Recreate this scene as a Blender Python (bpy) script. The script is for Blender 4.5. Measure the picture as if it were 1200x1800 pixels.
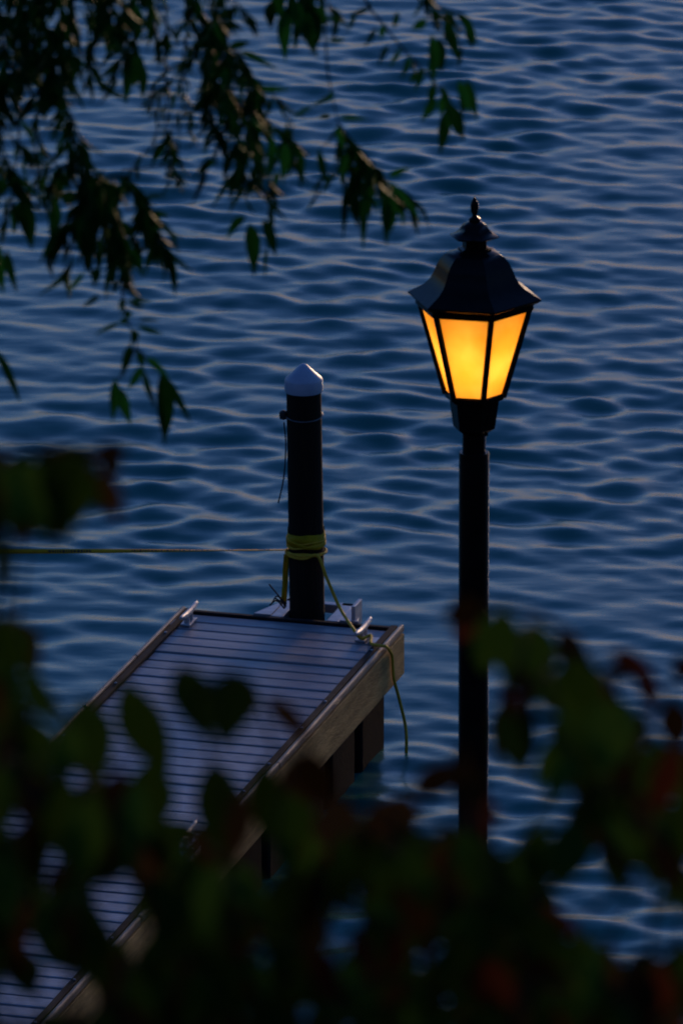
import bpy, bmesh, math, random
import numpy as np
from mathutils import Vector, Matrix, Quaternion, noise

R = math.radians
rnd = random.Random(7)
scene = bpy.context.scene
col = scene.collection
for o in list(bpy.data.objects):
    bpy.data.objects.remove(o)

# ------------------------------------------------------------------ camera
PITCH = R(16.9)
F = 15000.0                       # focal length in pixels of the 1200 x 1800 photograph
DOCK_Z = 0.62                     # deck above the water
SP, CP = math.sin(PITCH), math.cos(PITCH)
CAM_H = DOCK_Z + 45.5 * (SP + (190 / F) * CP)
cam_data = bpy.data.cameras.new('camera')
cam = bpy.data.objects.new('camera', cam_data)
col.objects.link(cam)
cam.location = (0, 0, CAM_H)
cam.rotation_euler = (math.pi / 2 - PITCH, 0, 0)
cam_data.sensor_fit = 'VERTICAL'
cam_data.sensor_height = 36
cam_data.sensor_width = 24
cam_data.lens = 36 * F / 1800
cam_data.clip_start = 0.1
cam_data.clip_end = 12000
cam_data.dof.use_dof = True
cam_data.dof.focus_distance = 34.0
cam_data.dof.aperture_fstop = 12.5
scene.camera = cam

# ------------------------------------------------------------------ sky, sun, exposure
SUN_EL, SUN_AZ = -0.2, 18.0        # degrees; azimuth to the right of the line of sight
world = bpy.data.worlds.new('World')
scene.world = world
world.use_nodes = True
wn = world.node_tree
bg = wn.nodes['Background']
sky = wn.nodes.new('ShaderNodeTexSky')
sky.sky_type = 'NISHITA'
sky.sun_disc = False
sky.sun_elevation = R(SUN_EL)
sky.sun_rotation = R(SUN_AZ)
sky.altitude = 0
sky.air_density = 1.0
sky.dust_density = 0.5
sky.ozone_density = 3.9
wn.links.new(sky.outputs[0], bg.inputs[0])
bg.inputs[1].default_value = 0.10
sl = bpy.data.lights.new('sun', 'SUN')
sl.energy = 0.42
sl.angle = R(12)
sl.color = (1.0, 0.66, 0.40)
sun = bpy.data.objects.new('sun', sl)
col.objects.link(sun)
sd = Vector((math.sin(R(SUN_AZ)) * math.cos(R(SUN_EL + 2)), math.cos(R(SUN_AZ)) * math.cos(R(SUN_EL + 2)), math.sin(R(SUN_EL + 2))))
sun.rotation_euler = (-sd).to_track_quat('-Z', 'Y').to_euler()
sun.location = (20, 20, 30)
vs = scene.view_settings
vs.view_transform = 'Standard'
vs.look = 'None'
vs.gamma = 1.0
vs.use_curve_mapping = False
vs.exposure = 3.15
scene.cycles.use_denoising = True

# ------------------------------------------------------------------ helpers
CAM = Vector((0, 0, CAM_H))
def ray(px, py):
    u, v = (px - 600) / F, (py - 900) / F
    return Vector((u, CP - v * SP, -SP - v * CP))          # per unit of depth along the axis
def at(px, py, d):
    return CAM + ray(px, py) * d
def on_z(px, py, z):
    r = ray(px, py)
    return CAM + r * ((z - CAM_H) / r.z)
def z_at(x, y, py):                                         # height at (x, y) that shows at picture row py
    v = (py - 900) / F
    return CAM_H + y * (-SP - v * CP) / (CP - v * SP)

def tag(o, label=None, cat=None, group=None, kind=None):
    if label: o['label'] = label
    if cat: o['category'] = cat
    if group: o['group'] = group
    if kind: o['kind'] = kind
    return o
def empty(name, loc, rz=0.0):
    o = bpy.data.objects.new(name, None)
    col.objects.link(o)
    o.empty_display_size = 0.2
    o.location = loc
    o.rotation_euler = (0, 0, rz)
    return o
def link_mesh(name, me, parent=None, mw=None):
    o = bpy.data.objects.new(name, me)
    col.objects.link(o)
    if mw is not None: o.matrix_basis = mw
    if parent is not None:
        o.parent = parent
        o.matrix_parent_inverse = Matrix.Identity(4)
    return o

class MB:
    """collects shapes in one bmesh"""
    def __init__(self): self.bm = bmesh.new()
    def box(self, c, s, rot=None, bev=0.0):
        r = bmesh.ops.create_cube(self.bm, size=1.0)
        vsx = r['verts']
        m = Matrix.Translation(Vector(c)) @ (rot.to_4x4() if rot is not None else Matrix.Identity(4)) @ Matrix.Diagonal((s[0], s[1], s[2], 1))
        bmesh.ops.transform(self.bm, matrix=m, verts=vsx)
        if bev > 0:
            es = list({e for v in vsx for e in v.link_edges})
            bmesh.ops.bevel(self.bm, geom=es, offset=bev, segments=2, profile=0.5, affect='EDGES')
        return self
    def tube(self, pts, rad, n=6, cap=True):
        pts = [Vector(p) for p in pts]
        rads = list(rad) if hasattr(rad, '__len__') else [rad] * len(pts)
        prev, up = None, None
        rings = []
        for i, p in enumerate(pts):
            t = (pts[min(i + 1, len(pts) - 1)] - pts[max(i - 1, 0)])
            t = t.normalized() if t.length > 1e-9 else Vector((0, 0, 1))
            if up is None:
                up = t.cross(Vector((0.3, 0.9, 0.1)))
                if up.length < 1e-3: up = t.cross(Vector((1, 0, 0)))
            up = (up - t * up.dot(t)).normalized()
            s = t.cross(up)
            rings.append([self.bm.verts.new(p + (up * math.cos(a) + s * math.sin(a)) * rads[i]) for a in [2 * math.pi * k / n for k in range(n)]])
        for a, b in zip(rings, rings[1:]):
            for k in range(n):
                self.bm.faces.new((a[k], a[(k + 1) % n], b[(k + 1) % n], b[k]))
        if cap:
            self.bm.faces.new(rings[0][::-1]); self.bm.faces.new(rings[-1])
        return self
    def lathe(self, prof, n=24, off=0.0, c=(0, 0, 0), cap=True):
        c = Vector(c)
        rings = [[self.bm.verts.new(c + Vector((r * math.cos(off + 2 * math.pi * k / n), r * math.sin(off + 2 * math.pi * k / n), z))) for k in range(n)] for r, z in prof]
        for a, b in zip(rings, rings[1:]):
            for k in range(n):
                self.bm.faces.new((a[k], a[(k + 1) % n], b[(k + 1) % n], b[k]))
        if cap:
            self.bm.faces.new(rings[0][::-1]); self.bm.faces.new(rings[-1])
        return self
    def poly(self, pts):
        self.bm.faces.new([self.bm.verts.new(Vector(p)) for p in pts])
        return self
    def prism(self, pts, d):                                # a flat outline given a thickness d
        d = Vector(d)
        a = [self.bm.verts.new(Vector(p)) for p in pts]
        b = [self.bm.verts.new(Vector(p) + d) for p in pts]
        self.bm.faces.new(a[::-1]); self.bm.faces.new(b)
        for k in range(len(a)):
            self.bm.faces.new((a[k], a[(k + 1) % len(a)], b[(k + 1) % len(a)], b[k]))
        return self
    def mesh(self, name, mat, smooth=False):
        bmesh.ops.recalc_face_normals(self.bm, faces=self.bm.faces)
        me = bpy.data.meshes.new(name)
        self.bm.to_mesh(me); self.bm.free()
        if mat: me.materials.append(mat)
        if smooth:
            me.polygons.foreach_set('use_smooth', [True] * len(me.polygons))
        return me
    def build(self, name, mat, parent=None, smooth=False, mw=None):
        o = link_mesh(name, self.mesh(name, mat, smooth), parent, mw)
        if smooth:
            md = o.modifiers.new('split', 'EDGE_SPLIT'); md.split_angle = R(38)
        return o

def smooth_path(pts, n=6):
    pts = [Vector(p) for p in pts]
    if len(pts) < 3: return pts
    out = []
    P = [pts[0] * 2 - pts[1]] + pts + [pts[-1] * 2 - pts[-2]]
    for i in range(1, len(P) - 2):
        for k in range(n):
            t = k / n
            a, b, c, d = P[i - 1], P[i], P[i + 1], P[i + 2]
            out.append(0.5 * ((2 * b) + (c - a) * t + (2 * a - 5 * b + 4 * c - d) * t * t + (3 * b - a - 3 * c + d) * t ** 3))
    out.append(pts[-1])
    return out

# ------------------------------------------------------------------ materials
def mat(name, c1, c2=None, rough=0.6, scale=8.0, metallic=0.0, bump=0.0, bscale=40.0, stretch=(1, 1, 1), spec=0.5, detail=5.0, rough_var=0.0, per_object=0.0):
    m = bpy.data.materials.new(name); m.use_nodes = True
    nt = m.node_tree; N, L = nt.nodes, nt.links
    b = N['Principled BSDF']
    b.inputs['Roughness'].default_value = rough
    b.inputs['Metallic'].default_value = metallic
    b.inputs['Specular IOR Level'].default_value = spec
    tc = N.new('ShaderNodeTexCoord'); mp = N.new('ShaderNodeMapping')
    mp.inputs['Scale'].default_value = stretch
    L.new(tc.outputs['Object'], mp.inputs[0])
    nz = N.new('ShaderNodeTexNoise'); nz.inputs['Scale'].default_value = scale; nz.inputs['Detail'].default_value = detail
    nz.inputs['Roughness'].default_value = 0.65
    L.new(mp.outputs[0], nz.inputs['Vector'])
    cr = N.new('ShaderNodeValToRGB')
    cr.color_ramp.elements[0].position = 0.33; cr.color_ramp.elements[1].position = 0.68
    c2 = c2 or c1
    cr.color_ramp.elements[0].color = (*c1, 1); cr.color_ramp.elements[1].color = (*c2, 1)
    L.new(nz.outputs['Fac'], cr.inputs[0])
    out = cr.outputs[0]
    if per_object > 0:
        oi = N.new('ShaderNodeObjectInfo'); hv = N.new('ShaderNodeHueSaturation')
        mr = N.new('ShaderNodeMapRange'); mr.inputs['To Min'].default_value = 1 - per_object; mr.inputs['To Max'].default_value = 1 + per_object
        L.new(oi.outputs['Random'], mr.inputs[0]); L.new(mr.outputs[0], hv.inputs['Value']); L.new(out, hv.inputs['Color'])
        out = hv.outputs[0]
    L.new(out, b.inputs['Base Color'])
    if rough_var > 0:
        mr2 = N.new('ShaderNodeMapRange'); mr2.inputs['To Min'].default_value = max(0.02, rough - rough_var); mr2.inputs['To Max'].default_value = min(1, rough + rough_var)
        L.new(nz.outputs['Fac'], mr2.inputs[0]); L.new(mr2.outputs[0], b.inputs['Roughness'])
    if bump > 0:
        n2 = N.new('ShaderNodeTexNoise'); n2.inputs['Scale'].default_value = bscale; n2.inputs['Detail'].default_value = 4
        L.new(mp.outputs[0], n2.inputs['Vector'])
        bp = N.new('ShaderNodeBump'); bp.inputs['Strength'].default_value = bump; bp.inputs['Distance'].default_value = 0.01
        L.new(n2.outputs['Fac'], bp.inputs['Height']); L.new(bp.outputs[0], b.inputs['Normal'])
    return m

def leaf_mat(name, c1, c2, trans=0.16):
    m = mat(name, c1, c2, rough=0.6, scale=5.0, per_object=0.6, spec=0.03)
    nt = m.node_tree; N, L = nt.nodes, nt.links
    b = N['Principled BSDF']; out = [n for n in N if n.type == 'OUTPUT_MATERIAL'][0]
    tr = N.new('ShaderNodeBsdfTranslucent'); mx = N.new('ShaderNodeMixShader'); mx.inputs[0].default_value = trans
    src = b.inputs['Base Color'].links[0].from_socket
    L.new(src, tr.inputs['Color'])
    L.new(b.outputs[0], mx.inputs[1]); L.new(tr.outputs[0], mx.inputs[2]); L.new(mx.outputs[0], out.inputs['Surface'])
    return m

M = {}
M['soil'] = mat('grassy_soil', (0.02, 0.022, 0.012), (0.05, 0.055, 0.025), rough=0.95, scale=3.0, bump=0.6, bscale=25)
M['far_hill'] = mat('far_hill', (0.02, 0.025, 0.02), (0.04, 0.045, 0.03), rough=1.0, scale=0.02)
M['deck'] = mat('deck_plank', (0.19, 0.185, 0.20), (0.30, 0.29, 0.31), rough=0.42, scale=4.0, stretch=(0.8, 4, 4), bump=0.3, bscale=30, per_object=0.2, rough_var=0.1)
M['trim'] = mat('vinyl_rail', (0.15, 0.085, 0.05), (0.32, 0.19, 0.11), rough=0.4, scale=9.0, stretch=(1, 0.2, 1), bump=0.2)
M['edge'] = mat('dark_edge_strip', (0.014, 0.013, 0.014), (0.04, 0.038, 0.038), rough=0.8, scale=12, spec=0.1)
M['fascia'] = mat('weathered_wood', (0.12, 0.065, 0.008), (0.46, 0.27, 0.08), rough=0.8, scale=3.0, stretch=(4, 0.8, 5), bump=0.6, bscale=30, detail=8)
M['float'] = mat('black_float', (0.004, 0.0045, 0.006), (0.010, 0.010, 0.012), rough=0.9, spec=0.04, scale=5, bump=0.2)
M['metal'] = mat('galvanised_steel', (0.36, 0.36, 0.38), (0.52, 0.52, 0.54), rough=0.42, scale=20, metallic=0.35, bump=0.1)
M['pile'] = mat('creosoted_pile', (0.005, 0.004, 0.003), (0.018, 0.011, 0.007), rough=0.8, spec=0.2, scale=4, stretch=(6, 6, 0.6), bump=0.5, bscale=20)
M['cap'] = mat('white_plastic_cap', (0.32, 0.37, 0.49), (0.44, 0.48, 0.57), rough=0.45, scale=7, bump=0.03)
M['cord'] = mat('dark_cord', (0.01, 0.01, 0.012), (0.03, 0.03, 0.03), rough=0.7, scale=30)
M['wire'] = mat('dull_wire', (0.12, 0.12, 0.13), (0.2, 0.2, 0.2), rough=0.5, scale=30, metallic=0.5)
M['rope'] = mat('yellow_rope', (0.56, 0.32, 0.010), (0.74, 0.45, 0.02), rough=0.7, scale=30, bump=0.5, bscale=200)
M['tape'] = mat('yellow_tape', (0.34, 0.22, 0.002), (0.50, 0.32, 0.004), rough=0.6, scale=12, spec=0.15)
M['tape_run'] = mat('stretched_yellow_tape', (0.52, 0.27, 0.003), (0.64, 0.35, 0.006), rough=0.5, scale=12, spec=0.2)
M['print'] = mat('black_print', (0.01, 0.01, 0.01), rough=0.5)
M['lamp_metal'] = mat('black_lamp_metal', (0.004, 0.004, 0.005), (0.008, 0.008, 0.009), rough=0.2, scale=14, bump=0.05, rough_var=0.08, spec=0.08)
M['bark'] = mat('bark', (0.02, 0.016, 0.012), (0.055, 0.045, 0.035), rough=0.9, scale=6, stretch=(4, 4, 1), bump=0.8)
M['twig'] = mat('twig', (0.010, 0.011, 0.006), (0.02, 0.02, 0.010), rough=0.9, scale=10, spec=0.05)
M['willow'] = leaf_mat('willow_leaf', (0.008, 0.075, 0.010), (0.018, 0.115, 0.016))
M['green'] = leaf_mat('green_leaf', (0.016, 0.058, 0.006), (0.046, 0.080, 0.008))
M['rust'] = leaf_mat('rusty_leaf', (0.028, 0.017, 0.004), (0.058, 0.024, 0.006))
M['red'] = leaf_mat('red_leaf', (0.055, 0.014, 0.005), (0.095, 0.022, 0.008))

def water_mat():
    m = bpy.data.materials.new('lake_water'); m.use_nodes = True
    nt = m.node_tree; N, L = nt.nodes, nt.links
    b = N['Principled BSDF']
    b.inputs['Base Color'].default_value = (0.0, 0.125, 0.105, 1)
    b.inputs['Roughness'].default_value = 0.24
    b.inputs['IOR'].default_value = 1.333
    tc = N.new('ShaderNodeTexCoord'); mp = N.new('ShaderNodeMapping'); mp.inputs['Scale'].default_value = (1.0, 2.2, 1.0)
    L.new(tc.outputs['Object'], mp.inputs[0])
    n1 = N.new('ShaderNodeTexNoise'); n1.inputs['Scale'].default_value = 3.2; n1.inputs['Detail'].default_value = 2.0; n1.inputs['Roughness'].default_value = 0.45
    L.new(mp.outputs[0], n1.inputs['Vector'])
    bp = N.new('ShaderNodeBump'); bp.inputs['Strength'].default_value = 0.16; bp.inputs['Distance'].default_value = 0.03
    L.new(n1.outputs['Fac'], bp.inputs['Height']); L.new(bp.outputs[0], b.inputs['Normal'])
    return m
M['water'] = water_mat()

def glass_mat():
    """frosted amber pane that lets the lamp's own bulb shine through"""
    m = bpy.data.materials.new('amber_glass'); m.use_nodes = True
    nt = m.node_tree; N, L = nt.nodes, nt.links
    out = [n for n in N if n.type == 'OUTPUT_MATERIAL'][0]; b = N['Principled BSDF']
    tc = N.new('ShaderNodeTexCoord'); nz = N.new('ShaderNodeTexNoise'); nz.inputs['Scale'].default_value = 9.0; nz.inputs['Detail'].default_value = 3
    L.new(tc.outputs['Object'], nz.inputs['Vector'])
    cr = N.new('ShaderNodeValToRGB'); e = cr.color_ramp.elements
    e[0].position = 0.36; e[0].color = (0.95, 0.54, 0.13, 1); e[1].position = 0.60; e[1].color = (0.96, 0.62, 0.19, 1)
    L.new(nz.outputs['Fac'], cr.inputs[0])
    tr = N.new('ShaderNodeBsdfTranslucent'); L.new(cr.outputs[0], tr.inputs['Color'])
    b.inputs['Base Color'].default_value = (0.5, 0.3, 0.08, 1); b.inputs['Roughness'].default_value = 0.25
    mx = N.new('ShaderNodeMixShader'); mx.inputs[0].default_value = 0.88
    L.new(b.outputs[0], mx.inputs[1]); L.new(tr.outputs[0], mx.inputs[2]); L.new(mx.outputs[0], out.inputs['Surface'])
    return m
M['glass'] = glass_mat()

# ------------------------------------------------------------------ ground, far shore, water
def terrain_z(x, y):
    pts = [(-400, 150), (-130, 96), (-60, 52), (-22, 21), (-6, 13.0), (0, 12.7), (3, 11.7), (24.5, 4.35), (27, 3.9), (36, 0.35), (39, -0.9), (60, -4), (200, -6)]  # unseen steep rise behind the camera is added to block sky light
    for (a, za), (b, zb) in zip(pts, pts[1:]):
        if a <= y <= b:
            return za + (zb - za) * (y - a) / (b - a)
    return pts[0][1] if y < pts[0][0] else pts[-1][1]
def axis(lo, hi, step, far_lo, far_hi, g=1.25):
    a = list(np.arange(lo, hi + 1e-6, step)); s = step; v = hi
    while v < far_hi:
        s *= g; v += s; a.append(v)
    s, v, pre = step, lo, []
    while v > far_lo:
        s *= g; v -= s; pre.append(v)
    return np.array(pre[::-1] + a)
def grid_mesh(name, X, Y, Z, material, smooth=True):
    ny, nx = Z.shape
    co = np.stack([X, Y, Z], -1).reshape(-1, 3).astype(np.float32)
    i = np.arange(ny * nx).reshape(ny, nx)
    q = np.stack([i[:-1, :-1], i[:-1, 1:], i[1:, 1:], i[1:, :-1]], -1).reshape(-1, 4)
    me = bpy.data.meshes.new(name)
    me.vertices.add(len(co)); me.vertices.foreach_set('co', co.ravel())
    me.loops.add(q.size); me.loops.foreach_set('vertex_index', q.ravel().astype(np.int32))
    me.polygons.add(len(q)); me.polygons.foreach_set('loop_start', np.arange(0, q.size, 4, dtype=np.int32))
    me.polygons.foreach_set('use_smooth', np.ones(len(q), dtype=bool))
    me.update(calc_edges=True); me.validate()
    me.materials.append(material)
    return me
gx = axis(-14, 14, 0.5, -500, 500, 1.3); gy = axis(-14, 42, 0.5, -400, 90, 1.3)
GX, GY = np.meshgrid(gx, gy)
GZ = np.array([[terrain_z(x, y) + 0.16 * noise.noise(Vector((x * 0.5, y * 0.5, 0))) + 0.05 * noise.noise(Vector((x * 2.1, y * 2.1, 3))) for x in gx] for y in gy])
tag(link_mesh('hillside', grid_mesh('hillside', GX, GY, GZ, M['soil'])), 'dark grassy slope falling from the camera to the water, with an added rise behind', 'slope', kind='structure')

# rough grass over the slope (below the picture's lower edge)
gr = random.Random(21); gv, gf = [], []
for i in range(14000):
    x, y = gr.uniform(-13, 13), gr.uniform(0.5, 35.5)
    z = terrain_z(x, y) + 0.16 * noise.noise(Vector((x * 0.5, y * 0.5, 0))) - 0.02
    for k in range(4):
        a = gr.uniform(0, 6.28); h = gr.uniform(0.08, 0.26); w = gr.uniform(0.006, 0.012); ox, oy = gr.uniform(-.08, .08), gr.uniform(-.08, .08)
        c_, s_ = math.cos(a), math.sin(a); n0 = len(gv); ln_ = gr.uniform(0.1, 0.6) * h
        gv += [(x + ox - w * s_, y + oy + w * c_, z), (x + ox + w * s_, y + oy - w * c_, z), (x + ox + ln_ * c_ * .4 + w * .7 * s_, y + oy + ln_ * s_ * .4 - w * .7 * c_, z + h * .6), (x + ox + ln_ * c_, y + oy + ln_ * s_, z + h), (x + ox + ln_ * c_ * .4 - w * .7 * s_, y + oy + ln_ * s_ * .4 + w * .7 * c_, z + h * .6)]
        gf += [(n0, n0 + 1, n0 + 2, n0 + 4), (n0 + 4, n0 + 2, n0 + 3)]
gm = bpy.data.meshes.new('grass'); gm.from_pydata(gv, [], gf)
gm.materials.append(mat('grass_blade', (0.016, 0.028, 0.008), (0.04, 0.05, 0.016), rough=0.8, scale=2.0, spec=0.1))
tag(link_mesh('grass', gm), 'rough dark grass on the slope above the water', 'grass', kind='stuff')

wx = axis(-4.2, 4.2, 0.035, -3500, 3500, 1.08)
wy = axis(37.5, 66.0, 0.034, 25, 6000, 1.035)
WX, WY = np.meshgrid(wx, wy)
dx = np.gradient(wx); dy = np.gradient(wy)
STEP = np.maximum(dx[None, :], dy[:, None])
WZ = np.zeros_like(WX); DX = np.zeros_like(WX); DY = np.zeros_like(WX)
nr = np.random.RandomState(11)
NW, RMS = 160, 0.116
lam = np.exp(nr.uniform(math.log(0.15), math.log(2.6), NW))
sl_ = np.exp(-(np.log(lam / 0.30)) ** 2 / (2 * 0.62 ** 2))
sl_ *= RMS / math.sqrt((sl_ ** 2).sum() / 2)
ang = nr.normal(0, R(33), NW) + R(-4)
for l, s, a, ph in zip(lam, sl_, ang, nr.uniform(0, 2 * math.pi, NW)):
    k = 2 * math.pi / l
    kx, ky = math.sin(a), -math.cos(a)
    w = np.clip((l / STEP - 3.0) / 3.0, 0, 1)
    amp = s / k
    arg = k * (kx * WX + ky * WY) + ph
    WZ += w * amp * np.sin(arg)
    c = 0.06 * w * amp * np.cos(arg)
    DX += c * kx; DY += c * ky
# gusts: the ripples are livelier in some patches than in others
GUST = np.ones_like(WX)
for q in range(9):
    a_ = nr.uniform(0, 2 * math.pi); k_ = 2 * math.pi / nr.uniform(2.5, 9.0)
    GUST += 0.13 * np.sin(k_ * (math.cos(a_) * WX + 0.6 * math.sin(a_) * WY) + nr.uniform(0, 6.28))
GUST = np.clip(GUST, 0.45, 1.5)
WZ *= GUST
tag(link_mesh('water', grid_mesh('water', WX + DX, WY + DY, WZ, M['water'])), 'dark blue rippled lake water with pale dusk reflections', 'water', kind='structure')

fx = np.linspace(-5000, 5000, 400); fy = np.linspace(2600, 3400, 9)
FX, FY = np.meshgrid(fx, fy)
FZ = np.array([[-3 + (84 + 30 * noise.noise(Vector((x * 0.0016, 4.2, 0))) + 9 * noise.noise(Vector((x * 0.012, y * 0.01, 7))) + 5 * noise.noise(Vector((x * 0.05, y * 0.03, 2)))) * math.sin(math.pi * j / 8) ** 0.6 for x in fx] for j, y in enumerate(fy)])
tag(link_mesh('far_shore', grid_mesh('far_shore', FX, FY, FZ, M['far_hill'])), 'low dark wooded far shore beyond the water', 'shore', kind='structure')

# ------------------------------------------------------------------ dock
FL = on_z(325, 1073, DOCK_Z); FRc = on_z(703, 1106, DOCK_Z)
LEN_DIR = (on_z(80, 1800, DOCK_Z) - FRc); LEN_DIR.z = 0; LEN_DIR.normalize()      # towards the shore
W_DIR = Vector((-LEN_DIR.y, LEN_DIR.x, 0))                                         # towards the right of the picture
if W_DIR.x < 0: W_DIR = -W_DIR
DW = (FRc - FL).dot(W_DIR)
origin = FRc - W_DIR * DW / 2
print('dock width', DW, 'len dir', LEN_DIR, 'cam h', CAM_H)
dock = empty('floating_dock', (origin.x, origin.y, 0), math.atan2(W_DIR.y, W_DIR.x))
# local frame: +x to the right edge, -y towards the shore, z up
tag(dock, 'narrow floating dock of grey planks with a weathered wooden side board', 'dock')
DL = 8.4
PITCHW = 0.137
pm = []
for v in range(3):
    mb = MB(); mb.box((0, 0, -0.014), (DW - 0.085, PITCHW - 0.0125, 0.028), bev=0.009)
    for q in (-0.03, 0.0, 0.03):
        pass
    pm.append(mb.mesh('plank', M['deck']))
npl = int(DL / PITCHW)
for i in range(npl):
    o = link_mesh('plank', pm[i % 3], dock)
    o.location = (rnd.uniform(-0.004, 0.004), -0.03 - PITCHW * (i + 0.5), DOCK_Z + rnd.uniform(-0.0025, 0.0025))
    o.rotation_euler = (rnd.uniform(-0.006, 0.006), 0, rnd.uniform(-0.0018, 0.0018))
# joists under the planks, so that the joints are dark
mb = MB()
for x in (-DW / 2 + 0.10, 0, DW / 2 - 0.10): mb.box((x, -DL / 2, DOCK_Z - 0.12), (0.045, DL - 0.1, 0.17))
mb.build('joist', M['float'], dock)
MB().box((0, -0.012, DOCK_Z - 0.10), (DW, 0.03, 0.20), bev=0.005).build('end_board', M['edge'], dock)
MB().box((0, -0.018, DOCK_Z + 0.008), (DW - 0.08, 0.03, 0.012), bev=0.003).build('end_strip', M['edge'], dock)
for s in (-1, 1):
    MB().box((s * (DW / 2 - 0.032), -DL / 2, DOCK_Z + 0.010), (0.036, DL, 0.020), bev=0.004).build('edge_strip', M['edge'], dock)
    k = 0; y = 0.02
    while y > -DL:                                          # rail in lengths with small joints
        ln = min(2.4 if s > 0 else 0.9, DL + y)
        if ln < 0.05: break
        MB().box((s * (DW / 2 + 0.006), y - ln / 2, DOCK_Z + 0.004 + 0.002 * (k % 2)), (0.026, ln - 0.006, 0.040), bev=0.010).build('edge_rail', M['trim'], dock)
        y -= ln; k += 1
    y = 0.0
    while y > -DL:
        ln = min(3.6, DL + y)
        if ln < 0.05: break
        fz = DOCK_Z - 0.135
        mb = MB(); mb.box((s * (DW / 2 + 0.002), y - ln / 2 + 0.01, fz), (0.04, ln - 0.008, 0.225), bev=0.004)
        mb.build('side_board', M['fascia'], dock)
        y -= ln
    y = -0.45
    while y > -DL:
        MB().lathe([(0.008, 0), (0.008, 0.004), (0.003, 0.006)], 10, c=(s * (DW / 2 - 0.032), y, DOCK_Z + 0.019)).build('bolt_head', M['metal'], dock, smooth=True)
        y -= rnd.choice((0.45, 0.9, 0.6))
    y = -0.11
    while y > -DL + 0.5:
        MB().box((s * (DW / 2 - 0.20), y - 0.24, 0.12), (0.30, 0.48, 0.53), bev=0.03).build('float', M['float'], dock)
        y -= 0.585

def cleat(x, y, s, plate=True):
    c = Matrix.Translation((x, y, DOCK_Z))
    mb = MB()
    mb.tube(smooth_path([(0, -0.15, 0.075), (0, -0.08, 0.066), (0, 0, 0.062), (0, 0.08, 0.066), (0, 0.15, 0.075)], 4), [0.008, .011, .013, .014, .015, .016, .016, .017, .017, .017, .016, .016, .015, .014, .013, .011, 0.008], 8)
    for q in (-0.035, 0.035): mb.tube([(0, q, 0.0), (0, q * 0.9, 0.066)], [0.017, 0.012], 8)
    o = mb.build('cleat', M['metal'], dock, smooth=True, mw=c)
    MB().box((0, 0, 0.010), (0.055, 0.14, 0.012), bev=0.003).build('base_plate', M['metal'], o)
    if plate:
        MB().box((s * 0.075, -0.03, 0.009), (0.06, 0.10, 0.010), bev=0.003).build('backing_plate', M['metal'], o)
    return o
def dock_local(px, py, z=DOCK_Z):
    p = on_z(px, py, z)
    d = p - origin
    return d.dot(W_DIR), d.dot(-LEN_DIR), p
LX, LY, _ = dock_local(332, 1096); RX, RY, _ = dock_local(638, 1124); NX, NY, _ = dock_local(330, 1486)
cleat(LX, LY, -1); cleat(RX, RY, 1); cleat(NX, NY, -1)
print('cleats', LX, LY, RX, RY, NX, NY)

# pile guide at the outer end: two arms, gussets and an upright plate
PX, _, pw = dock_local(539, 1088)
PR = 31.0 / (F / 45.6)                                       # pile radius
PYL = 0.03 + PR + 0.03
g = empty('pile_guide', (0, 0, 0)); g.parent = dock
MB().box((PX - PR - 0.06, 0.16, DOCK_Z - 0.01), (0.07, 0.33, 0.05), bev=0.006).build('arm', M['metal'], g)
MB().box((PX + PR + 0.06, 0.16, DOCK_Z - 0.01), (0.07, 0.33, 0.05), bev=0.006).build('arm', M['metal'], g)
MB().prism([(PX - PR - 0.095, 0.01, DOCK_Z + 0.006), (PX - PR - 0.19, 0.01, DOCK_Z + 0.006), (PX - PR - 0.095, 0.27, DOCK_Z + 0.006)], (0, 0, 0.012)).build('gusset', M['metal'], g)
MB().prism([(PX + PR + 0.095, 0.01, DOCK_Z + 0.006), (PX + PR + 0.20, 0.01, DOCK_Z + 0.006), (PX + PR + 0.14, 0.25, DOCK_Z + 0.006), (PX + PR + 0.095, 0.27, DOCK_Z + 0.006)], (0, 0, 0.012)).build('gusset', M['metal'], g)
MB().box((PX + PR + 0.165, 0.10, DOCK_Z + 0.03), (0.022, 0.14, 0.13), bev=0.004).build('upright_plate', M['metal'], g)
MB().box((PX, PYL + PR + 0.05, DOCK_Z - 0.01), (2 * PR + 0.24, 0.05, 0.05), bev=0.006).build('rear_bar', M['metal'], g)

# ------------------------------------------------------------------ mooring pile
pbase = origin + W_DIR * PX - LEN_DIR * PYL
ptop_z = z_at(pbase.x, pbase.y, 684)
def make_pile(base, top_z, r, lean, label, grp):
    t = empty('mooring_pile', (base.x, base.y, -1.6))
    t.rotation_euler = lean
    tag(t, label, 'pile', grp)
    h = top_z + 1.6
    prof = [(r * 1.03, 0), (r * 1.02, 1.0), (r, h * 0.6), (r * 0.985, h - 0.06), (r * 0.98, h)]
    mb = MB(); mb.lathe(prof, 28); mb.build('post', M['pile'], t, smooth=True)
    hc = 0.16
    mb = MB(); mb.lathe([(r * 1.0, h - 0.021), (r * 1.07, h - 0.020), (r * 1.085, h - 0.008), (r * 1.08, h + 0.040), (r * 1.03, h + 0.052), (r * 0.60, h + 0.088), (r * 0.24, h + 0.122), (r * 0.10, h + 0.129), (0.002, h + 0.130)], 32)
    mb.build('cap', M['cap'], t, smooth=True)
    return t, h
pile, ph = make_pile(pbase, ptop_z + 0.010, PR, (0, R(-0.75), 0), 'dark round mooring pile with a white cone cap at the dock end', None)
PILE_M = Matrix.Translation(pile.location) @ pile.rotation_euler.to_matrix().to_4x4()
def pile_pt(ang, z, r=PR):                                   # world point on the pile; angle 0 = right, -90 = towards the camera
    f = (z + 1.6)
    return PILE_M @ Vector((r * math.cos(R(ang)), r * math.sin(R(ang)), f))
def pile_z(py): return z_at(pbase.x, pbase.y - PR, py)
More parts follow.
